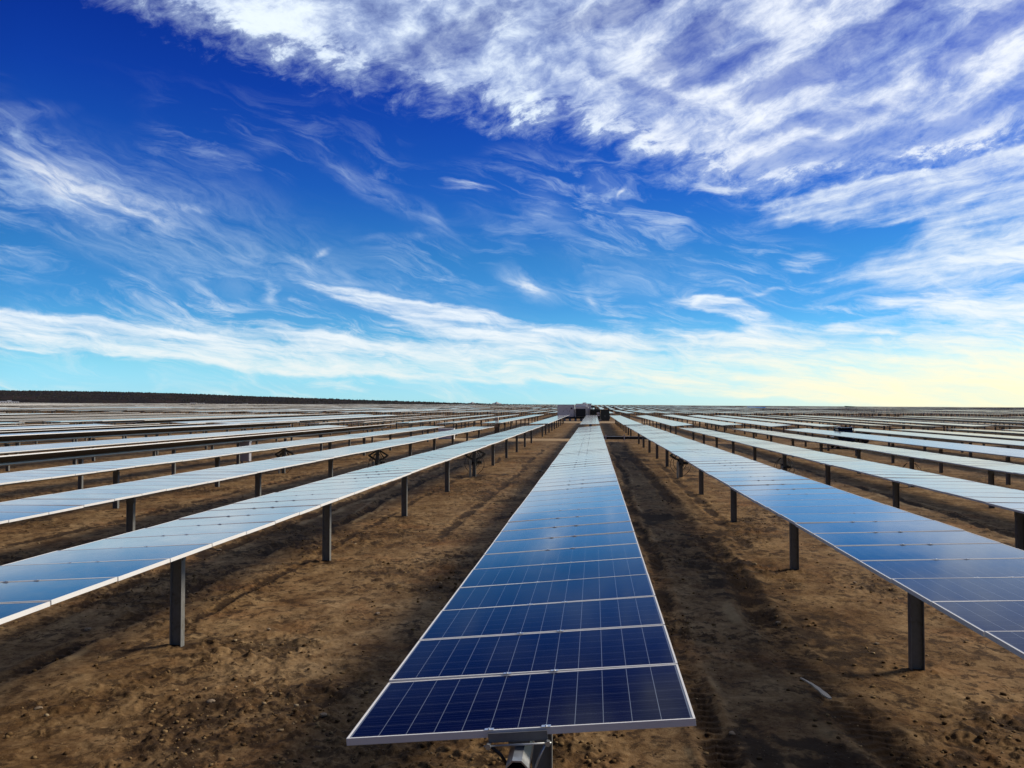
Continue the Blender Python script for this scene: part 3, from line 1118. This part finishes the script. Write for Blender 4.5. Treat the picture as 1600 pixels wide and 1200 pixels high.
WHERE = ['nearest stretch', 'second stretch, before the service road', 'third stretch, just past the inverter station', 'fourth stretch from the camera', 'fifth stretch from the camera']
SPECIAL = {
    (0, 0): 'nearest tracker table, deep blue modules seen from above over the camera end of the row',
    (0, -1): 'long tracker table with sunlit white edge, first row left of the deep blue one',
    (0, 1): 'long pale violet tracker table, first row right of the deep blue one',
    (0, -4): 'tipped tracker table showing its black underside, fourth row left, nearest stretch',
    (0, -6): 'tipped tracker table showing its black underside, sixth row left, nearest stretch',
    (1, 0): 'short pale tracker table straight ahead, ending at the white inverter station',
}


def table_label(b, r, special=None):
    if (b, r) in SPECIAL:
        return SPECIAL[(b, r)]
    side = 'left' if r < 0 else 'right'
    if r == 0:
        return f'tracker table in the central row, {WHERE[b]}'
    return f'tracker table, {ordinal(abs(r))} row {side} of the central one, {WHERE[b]}'


def tilt_for(b, r):
    if b == 0 and r in TILT:
        return TILT[r]
    if b == 0:
        return float(rng.uniform(-3.5, 1.0)) if r > 0 else float(rng.choice([-9, -5, -3, 1, 2, 3]))
    if r < -6:
        return float(rng.choice([-11, -9, -7, -5, -3, -1, 0, 1, 2, 3]))
    if r > 4:
        return float(rng.uniform(-1.2, 2.2))
    return float(rng.uniform(-4.5, -1.0))


def build_table(b, r, tilt=None, y0=None, label=None):
    x = row_x(r)
    y0 = BANDS[b] if y0 is None else y0
    if tilt is None:
        tilt = tilt_for(b, r)
    ya, yb = y0, y0 + LEN
    za, zb = float(ground_z(x, ya)), float(ground_z(x, yb))
    g_mid = float(ground_z(x, (ya + yb) / 2))
    if b == 0 and r in MOD_H:
        axis = CAM_Z - MOD_H[r] - TUBE
        slope = 0.0 if abs(r) < 2 else 0.0
    else:
        axis = g_mid + 1.40 + float(rng.uniform(-.10, .10)) - (zb - za) / 2
        slope = math.atan2(zb - za, LEN)
    root = empty('solar_tracker_table', (x, y0, axis), (slope, 0, 0))
    tag(root, label or table_label(b, r), 'solar tracker', 'solar tracker tables standing in parallel rows')
    near = b == 0 and abs(r) <= 3
    rot = (0, R(tilt), 0)
    if near:
        ct, st = math.cos(R(tilt)), math.sin(R(tilt))
        for k in range(N_MOD):
            wob = R(float(rng.normal(0, .16)))
            m = inst('module', MESH['glass'], root, (0, (k + .5) * PM, .006 * math.sin(k * .87 + r) + .004 * math.sin(k * .21 + 2 * r)), (float(rng.normal(0, .0016)), R(tilt) + wob, 0))
            inst('frame', MESH['frame'], m)
            if abs(r) <= 1:
                for sx in (-.16, .16):
                    inst('clamp', MESH['clamp'], m, (sx, -PM / 2 if k else -.484, TUBE))
        inst('torque_tube', MESH['tube'], root)
        front_bracket(root, tilt)
    elif b <= 1 and abs(r) <= 20:
        inst('module_array', MESH['panel'], root, (0, 0, 0), rot)
        inst('torque_tube', MESH['tube'], root)
    else:
        inst('module_array', MESH['panel'], root, (0, 0, 0), rot)
        pm = MB()
        for q in post_spots(r):
            gz = float(ground_z(x, y0 + q)) - (axis + q * math.tan(slope))
            pm.box(-.078, .078, q - .05, q + .05, gz - .3, -.05)
        pm.build('posts', M['galv'], root)['kind'] = 'stuff'
        return root
    for q in post_spots(r):
        zq = axis + q * math.tan(slope)
        gz = float(ground_z(x, y0 + q))
        h = zq - .085 - gz
        inst('post', post_mesh(h), root, (0, q, -.085 - round(h * 20) / 20), (-slope, 0, 0))
        if near:
            inst('bearing', MESH['bearing'], root, (0, q, 0))
    if b == 0 and abs(r) <= 3 and r != 0:
        want = 38.75 - 4.72
        q = min(post_spots(r), key=lambda s: abs(s - want))
        h = axis - float(ground_z(x, y0 + q))
        build_drive(root, q, h, tilt, r <= 1)
    return root


def in_view(x, y):
    if y < 1:
        return False
    a = math.degrees(math.atan2(x, y))
    return -37.3 < a < 26.3


count = 0
built = set()
cand = []
for b, y0 in enumerate(BANDS):
    for r in range(-95, 70):
        x = row_x(r)
        if in_view(x, y0 + LEN) or in_view(x, y0 + LEN * .5):
            cand.append((b, r))
for (b, r) in cand:
    if count >= 297 or (b == 4 and not -38 <= r <= 30):
        continue
    if (b, r) == (2, 30):
        continue
    build_table(b, r)
    built.add((b, r))
    count += 1
# two stowed tables facing this way far out on the right
build_table(2, 30, -30.0, label='steeply tipped dark blue tracker table at the right edge, near the skyline')
build_table(4, 27, -42.0, y0=640.0, label='steeply tipped dark blue tracker table alone below the skyline, right of centre')


def build_far_rows():
    """everything beyond the individual tables, reaching to the skyline"""
    mb = MB()
    from mathutils import Matrix
    starts = BANDS + [468.0, 580.0, 658.0, 770.0, 848.0, 960.0, 1038.0, 1150.0]
    for b, y0 in enumerate(starts):
        for r in range(-240, 150):
            if (b, r) in built or (b < 4) or (b, r) == (2, 30):
                continue
            x = row_x(r)
            if not (in_view(x, y0 + LEN) or in_view(x, y0)):
                continue
            d = math.hypot(x, y0)
            if d > 1240 or (x < -250 and d > 1090):
                continue
            za, zb = float(ground_z(x, y0)), float(ground_z(x, y0 + LEN))
            slope = math.atan2(zb - za, LEN)
            tilt = float(rng.choice([-12, -9, -7, -5, -3, -1, 0, 1])) if r < 0 else float(rng.uniform(-1.0, 2.2))
            rot = Matrix.Rotation(slope, 3, 'X') @ Matrix.Rotation(R(tilt), 3, 'Y')
            ax = za + 1.42 + float(rng.uniform(-.15, .15))
            box_row(mb, W / 2, LEN, rot, (x, y0, ax))
            for q in np.arange(3, 74, 7.2):
                gz = za + (zb - za) * q / LEN
                mb.box(x - .08, x + .08, y0 + q - .05, y0 + q + .05, gz - .3, gz + 1.4, 3)
    o = mb.build('far_tracker_rows', [M['array'], M['frame'], M['back'], M['galv']])
    tag(o, 'mass of far solar tracker rows thinning out to the skyline', 'solar trackers', kind='stuff')


build_far_rows()

# ----------------------------------------------------------------------------
# inverter station, cabinets, trailers, buggy
# ----------------------------------------------------------------------------


def gz(x, y):
    return float(ground_z(x, y))


def at(px, Y):
    a, _ = direction(px, 640)
    return Y * math.tan(math.radians(a))


def build_station():
    Y = 176.0
    zg = gz(-4, Y)
    xl, xr = at(871, Y), at(897, Y)
    t = empty('inverter_cabin', (xl, Y, zg))
    tag(t, 'white boxy inverter cabin standing on a dark skid beside the centre row', 'inverter')
    w_ = xr - xl
    b = MB()
    b.box(0, w_, 0, 6, .95, 3.42)
    b.build('body', M['white'], t, bevel=.03)
    b = MB()
    b.box(-.06, w_ + .06, -.06, 6.06, 3.422, 3.50)
    b.build('roof', M['lgrey'], t)
    b = MB()
    b.box(w_ * .80, w_ * .90, -.05, -.004, 2.55, 2.85)
    b.build('vent', M['louvre'], t)
    for i in range(2):
        d = MB()
        d.box(.10 + i * w_ * .38, .06 + (i + 1) * w_ * .38, -.022, -.003, 1.10, 3.25)
        do = d.build('door', M['white'], t)
        h = MB()
        h.box(w_ * .38 * (i + 1) - .12, w_ * .38 * (i + 1) - .06, -.06, -.024, 2.0, 2.25)
        h.build('handle', M['dark'], do)
    b = MB()
    b.box(w_ + .004, w_ + .75, .3, 2.2, .95, 2.35)
    b.build('side_cabinet', M['grey'], t, bevel=.02)
    b = MB()
    b.box(w_ + .2, w_ + .7, .22, .296, 1.75, 1.95)
    b.build('vent', M['louvre'], t)
    b = MB()
    b.box(-.1, w_ + 4.2, -.1, .12, .55, .94)
    b.box(-.1, w_ + 4.2, 5.8, 6.02, .55, .94)
    for i in range(6):
        b.box(-.1 + i * (w_ + 4.1) / 5.2, .12 + i * (w_ + 4.1) / 5.2, .122, 5.798, .55, .94)
    b.build('skid', M['dark'], t)
    for i in range(6):
        p = MB()
        p.tube([(.3 + i * 1.15, .05, -.4), (.3 + i * 1.15, .05, .548)], .24, 14)
        p.build('pier', M['concrete'], t)
    # second cabin with a dark roller front
    xl, xr = at(899, Y), at(919, Y)
    t = empty('inverter_cabin', (xl, Y - .6, zg))
    tag(t, 'pale cabin with a big dark front, between white cabin and black transformer', 'inverter')
    w_ = xr - xl
    b = MB()
    b.box(0, w_, 0, 6.2, .95, 3.05)
    b.build('body', M['lgrey'], t, bevel=.03)
    b = MB()
    b.box(.10, w_ * .80, -.03, -.003, .98, 2.62)
    for k in range(9):
        b.box(.10, w_ * .80, -.05, -.033, 1.02 + k * .18, 1.10 + k * .18)
    b.build('louvre', M['louvre'], t)
    b = MB()
    b.box(.05, w_ * .92, .8, 5.0, 3.052, 3.66)
    b.build('roof_unit', M['grey'], t, bevel=.02)
    b = MB()
    b.box(w_ + .004, w_ + .5, 0, 2.0, .95, 2.75)
    b.build('side_cabinet', M['grey'], t)
    # cabin behind
    Y2 = 185.0
    xl, xr = at(909, Y2), at(924, Y2)
    t = empty('switchgear_cabin', (xl, Y2, gz(xl, Y2)))
    tag(t, 'grey flat-roofed switchgear cabin rising behind the dark-fronted cabin', 'cabin')
    b = MB()
    b.box(0, xr - xl, 0, 3, 0, 3.6)
    b.build('body', M['grey'], t, bevel=.02)
    b = MB()
    b.box(-.1, xr - xl + .1, -.15, 3.15, 3.602, 3.72)
    b.build('roof', M['lgrey'], t)
    b = MB()
    b.box(.2, 1.0, .6, 1.8, 3.722, 3.95)
    b.build('roof_hatch', M['lgrey'], t)
    b = MB()
    b.box(.5, 1.4, -.03, -.003, .1, 2.2)
    b.build('door', M['transf'], t)
    # transformer
    Y3 = 174.0
    xl, xr = at(922, Y3), at(938, Y3)
    w_ = xr - xl
    t = empty('transformer', (xl, Y3, gz(xl, Y3)))
    tag(t, 'black finned transformer at the end of the centre row', 'transformer')
    b = MB()
    b.box(0, w_, .35, 2.0, .5, 2.55)
    b.build('tank', M['transf'], t, bevel=.02)
    b = MB()
    for k in range(12):
        xx = .05 + k * (w_ - .15) / 12
        b.box(xx, xx + .05, .05, .348, .8, 2.3)
    b.build('fins', M['transf'], t)
    b = MB()
    for k in range(3):
        xx = w_ * (.2 + .28 * k)
        b.tube([(xx, 1.2, 2.55), (xx, 1.2, 3.05)], [.10, .055], 10)
        for q in range(3):
            b.tube([(xx, 1.2, 2.66 + q * .12), (xx, 1.2, 2.70 + q * .12)], .13, 12)
    b.build('bushing', M['transf'], t)
    b = MB()
    b.tube([(.2, .9, 3.05), (w_ * .55, .9, 3.05)], .22, 14)
    b.build('conservator', M['transf'], t)
    b = MB()
    b.box(w_ * .66, w_ * .92, .0, .045, 1.15, 1.45)
    b.box(w_ * .66, w_ * .92, .0, .045, 1.6, 1.9)
    b.build('gauge_panel', M['grey'], t)
    b = MB()
    b.box(-.2, w_ + .2, 0.1, 2.2, -.3, .498)
    b.build('plinth', M['concrete'], t)
    xl = at(938.5, Y3 + 2)
    t = empty('switch_cubicle', (xl, Y3 + 2, gz(xl, Y3 + 2)))
    tag(t, 'low dark cubicle right beside the black transformer', 'cubicle')
    b = MB()
    b.box(0, 1.8, 0, 1.5, .1, 2.35)
    b.build('body', M['transf'], t, bevel=.03)
    b = MB()
    b.box(-.08, 1.88, -.12, 1.6, 2.352, 2.45)
    b.build('roof', M['dark'], t)
    b = MB()
    b.box(.86, .92, -.03, -.003, .9, 1.3)
    b.build('handle', M['galvl'], t)


build_station()


def cabinet(x, y, w_, d_, z0, z1, label, m='white'):
    t = empty('equipment_cabinet', (x, y, gz(x, y)))
    tag(t, label, 'cabinet')
    b = MB()
    b.box(-w_ / 2, w_ / 2, 0, d_, z0, z1)
    b.build('body', M[m], t, bevel=.012)
    b = MB()
    b.box(-w_ / 2 - .03, w_ / 2 + .03, -.05, d_ + .02, z1 + .002, z1 + .035)
    b.build('roof', M['lgrey'], t)
    d = MB()
    d.box(-w_ / 2 + .04, w_ / 2 - .04, -.018, -.003, z0 + .04, z1 - .04)
    do = d.build('door', M[m], t)
    h = MB()
    h.box(w_ / 2 - .16, w_ / 2 - .06, -.05, -.020, (z0 + z1) / 2 - .03, (z0 + z1) / 2 + .05)
    h.build('handle', M['dark'], do)
    for sx in (-1, 1):
        p = MB()
        p.box(sx * w_ * .38 - .04, sx * w_ * .38 + .04, d_ * .5, d_ * .5 + .05, -.3, z0 - .002)
        p.build('leg', M['galv'], t)


cabinet(at(382.5, 46.0), 46.0, .56, .3, .15, 1.25, 'upright pale cabinet between the third and fourth rows left of centre', 'cab')
cabinet(at(697, 80.5), 80.5, 1.5, .6, .10, 1.10, 'wide pale cabinet glimpsed under the second row left of centre')

# tan bundle standing between rows, beyond the gap
t = empty('covered_bundle', (at(776.5, 100), 100, gz(at(776.5, 100), 100)))
tag(t, 'small tan covered bundle standing beyond the second row left', 'bundle')
b = MB()
b.box(-.2, .2, -.2, .2, .78, 1.95)
b.build('cover', M['tarp'], t, bevel=.06)
b = MB()
b.box(-.26, .26, -.26, .26, .0, .78)
b.build('pallet_crate', M['stone'], t)

# dark cable tray on short stakes crossing the first aisle right of the centre row
t = empty('cable_tray', (.75, 81.6, gz(3, 81.6)))
tag(t, 'low dark cable tray on short stakes crossing the aisle at the first gap', 'cable tray')
b = MB()
b.box(0, 6.2, 0, .25, .12, .36)
b.build('tray', M['dark'], t)
b = MB()
b.box(-.02, 6.22, -.03, .28, .362, .40)
b.build('cover', M['galvl'], t)
for k in range(4):
    b = MB()
    b.box(.35 + k * 1.75, .43 + k * 1.75, -.045, -.034, -.2, .56)
    b.build('stake', M['lgrey'], t)


def build_buggy():
    Y = 71.0
    x = at(1336.5, Y)
    zg = gz(x, Y)
    t = empty('utility_buggy', (x, Y, zg), (0, 0, R(90)))
    t.scale = (.95, .95, .95)
    tag(t, 'small dark utility buggy parked between the fourth and fifth rows on the right', 'buggy')
    # seen from behind, long axis along the row
    b = MB()
    b.prism([(0.02, .42), (2.75, .42), (2.80, .62), (2.80, .98), (1.55, .98), (1.48, 1.02), (.55, 1.02), (.10, .90), (.0, .70)], 0, 1.4, 'y')
    b.build('body', M['car'], t, bevel=.03)
    b = MB()
    b.prism([(.30, 1.024), (1.50, 1.024), (1.46, 1.62), (1.30, 1.76), (.52, 1.76), (.40, 1.62)], .10, 1.3, 'y')
    b.build('cab', M['carglass'], t, bevel=.03)
    b = MB()
    b.prism([(.34, 1.762), (1.34, 1.762), (1.52, 1.70), (1.58, 1.74), (1.36, 1.83), (.38, 1.83)], .02, 1.38, 'y')
    b.build('roof', M['car'], t)
    b = MB()
    for yy in (.04, 1.32):
        b.tube([(.16, yy, .95), (.40, yy, 1.76)], .035, 8)
        b.tube([(1.56, yy, .98), (1.46, yy, 1.76)], .035, 8)
    b.build('roll_bar', M['car'], t)
    for xx in (.55, 2.25):
        for yy in (-.04, 1.20):
            wv = empty('wheel', (xx, yy, .33))
            wv.parent = t
            k = MB()
            k.tube([(0, 0, 0), (0, .06, 0), (0, .20, 0), (0, .24, 0)], [.28, .33, .33, .28], 20)
            k.build('tyre', M['tyre'], wv)
            k = MB()
            k.tube([(0, -.012, 0), (0, .25, 0)], .16, 14)
            k.build('rim', M['galvl'], wv)
    for yy in (.15, 1.15):
        k = MB()
        k.box(.36, .50, yy, yy + .14, 1.832, 1.93)
        k.build('lamp', M['lamp'], t)
    k = MB()
    k.box(1.60, 1.68, -.02, -.004, 1.02, 1.45)
    k.build('reflector', M['lamp'], t)
    # gear trailer in the gap beyond
    Y = 81.5
    x = at(1338, Y)
    t2 = empty('gear_trailer', (x, Y, gz(x, Y)))
    tag(t2, 'low dark trailer of rolled gear standing right of the small dark buggy', 'trailer')
    k = MB()
    k.box(0, 1.5, 0, 1.1, .42, .56)
    k.box(-.7, 0, .5, .6, .45, .53)
    k.build('bed', M['car'], t2)
    for yy in (-.22, 1.14):
        k = MB()
        k.tube([(.75, yy, .3), (.75, yy + .18, .3)], .30, 16)
        k.build('wheel', M['tyre'], t2)
    k = MB()
    k.tube([(.1, .55, .82), (.75, .55, .88)], .25, 14)
    k.build('roll', M['dark'], t2)
    k = MB()
    k.tube([(.80, .5, .93), (1.1, .5, 1.12), (1.45, .5, 1.02)], [.2, .3, .2], 12)
    k.build('roll', M['rubber'], t2)


build_buggy()


def trailer(px, D, length, label, h=2.9):
    a = math.radians(direction(px, 630)[0])
    x, y = D * math.sin(a), D * math.cos(a)
    t = empty('site_trailer', (x, y, gz(x, y) + .2), (0, 0, .62))
    tag(t, label, 'trailer', 'white trailers at the foot of the ridge')
    b = MB()
    b.box(-length / 2, length / 2, -1.5, 1.5, .6, h)
    b.build('body', M['grey'], t, bevel=.05)
    b = MB()
    b.box(-length / 2 - .15, length / 2 + .15, -1.65, 1.65, h + .002, h + .18)
    b.build('roof', M['lgrey'], t)
    for k in range(3):
        w_ = MB()
        w_.box(-length * .36 + k * length * .3, -length * .36 + 1.2 + k * length * .3, -1.53, -1.503, 1.5, 2.3)
        w_.build('window', M['carglass'], t)
    d = MB()
    d.box(length * .36, length * .36 + 1, -1.53, -1.503, .65, 2.6)
    d.build('door', M['lgrey'], t)
    for k in (-1, 1):
        w_ = MB()
        w_.tube([(k * .6, -1.2, .35), (k * .6, 1.2, .35)], .38, 14)
        w_.build('wheel', M['tyre'], t)


trailer(7, 1100, 9, 'grey site trailer at the far left under the ridge', 3.2)
trailer(14.5, 1105, 4, 'short bright white trailer between two grey ones under the ridge', 3.9)
trailer(24, 1100, 7, 'grey site trailer standing third from the left under the ridge')
trailer(302, 1100, 7, 'pale trailer alone in the middle of the ridge foot', 2.6)
trailer(313, 1105, 9, 'long low trailer touching the lone pale one at the ridge foot', 2.2)
trailer(383, 1120, 6, 'last small trailer along the ridge foot, nearest the centre', 2.0)

a_ = math.radians(direction(1329, 636)[0])
t = empty('far_shed', (930 * math.sin(a_), 930 * math.cos(a_), gz(930 * math.sin(a_), 930 * math.cos(a_))))
tag(t, 'tiny dark flat shed breaking the skyline on the right', 'shed')
b = MB()
b.box(-4.2, 4.2, 0, 5, -.5, 2.3)
b.build('body', M['transf'], t)
b = MB()
b.prism([(-4.6, 2.7), (-4.6, 2.85), (4.8, 2.4), (4.8, 2.302), (-4.2, 2.302)], -.5, 5.5, 'y')
b.build('roof', M['dark'], t)

# ----------------------------------------------------------------------------
# litter on the soil
# ----------------------------------------------------------------------------


def spot(px, py, zg=0.0):
    """ground point of the view, iterated on the terrain"""
    a, e = direction(px, py)
    a, e = math.radians(a), math.radians(e)
    z = zg
    for _ in range(6):
        d = (CAM_Z - z) / math.tan(-e)
        x, y = d * math.sin(a), d * math.cos(a)
        z = gz(x, y)
    return x, y, z


def build_lath():
    x1, y1, z1 = spot(1251, 1066)
    x2, y2, z2 = spot(1298, 1102)
    o = empty('wood_lath', ((x1 + x2) / 2, (y1 + y2) / 2, z1 + .035))
    tag(o, 'pale splintered lath of wood lying on the dark soil', 'lath')
    d = Vector((x2 - x1, y2 - y1, 0))
    L_ = d.length
    ang = math.atan2(d.y, d.x)
    mb = MB()
    n = 12
    for i in range(n + 1):
        t = i / n
        w_ = (.006 + .024 * min(1, t * 1.3)) * (1 + .15 * math.sin(i * 2.1)) * (1 if t < .93 else .55)
        xx = (t - .5) * L_
        c = .006 * math.sin(t * 4.0)
        h = .012 + .03 * t + .01 * math.sin(t * 4)
        b_ = len(mb.v)
        mb.v += [(xx, c - w_, h - .006), (xx, c + w_, h - .006), (xx, c + w_, h + .008), (xx, c - w_, h + .008)]
        if i:
            p = b_ - 4
            for q in range(4):
                r_ = (q + 1) % 4
                mb.face((p + q, p + r_, b_ + r_, b_ + q))
    mb.face((3, 2, 1, 0))
    k = len(mb.v)
    mb.face((k - 4, k - 3, k - 2, k - 1))
    me = mb.mesh('lath', [M['lath']])
    inst('slat', me, o, (0, 0, 0), (0, 0, ang))


build_lath()


def stone_mesh(seed):
    import bmesh
    bm = bmesh.new()
    bmesh.ops.create_icosphere(bm, subdivisions=2, radius=1)
    rr = random.Random(seed)
    ax = [Vector((rr.gauss(0, 1), rr.gauss(0, 1), rr.gauss(0, 1))).normalized() for _ in range(7)]
    for v in bm.verts:
        f = 1.0
        for a in ax:
            dd = v.co.normalized().dot(a)
            if dd > .72:
                f -= (dd - .72) * 1.1
        v.co *= f * rr.uniform(.96, 1.04)
        v.co.z *= .62
        v.co.x *= 1.25
    me = bpy.data.meshes.new('stone')
    bm.to_mesh(me)
    bm.free()
    me.materials.append(M['stone'])
    return me


SM = [stone_mesh(k) for k in range(5)]
STONES = [(342, 861, .06, 'pale stone lying beyond the first white table edge, under the left row'), (137, 985, .055, 'pale flat stone in the left foreground soil, beside a dark rut'),
          (1370, 1008, .045, 'small stone between the right foreground post and the dark rut'), (505, 1120, .05, 'small stone in the soil left of the nearest table corner'),
          (1145, 1150, .055, 'stone beside the nearest table corner on the right'), (1216, 975, .05, 'stone on the edge of the rut right of the nearest table'),
          (590, 960, .05, 'stone in open soil between the first left row and the deep blue table'), (330, 1100, .06, 'stone in the open soil in front of the nearest left post'),
          (1335, 912, .05, 'stone lying between the first two posts of the right row'), (420, 985, .045, 'stone between the two nearest posts of the left row'),
          (60, 1110, .05, 'stone closest to the bottom left corner of the view'), (845, 738, .16, 'dark clod alone in the left aisle before the first gap')]
for k, (px, py, s_, lab) in enumerate(STONES):
    x, y, z = spot(px, py)
    o = inst('stone', SM[k % 5], None, (x, y, z + s_ * .35), (0, 0, k * 1.3))
    o.scale = (s_ * .75, s_ * .75, s_ * .75)
    tag(o, lab, 'stone', 'loose stones on the soil')
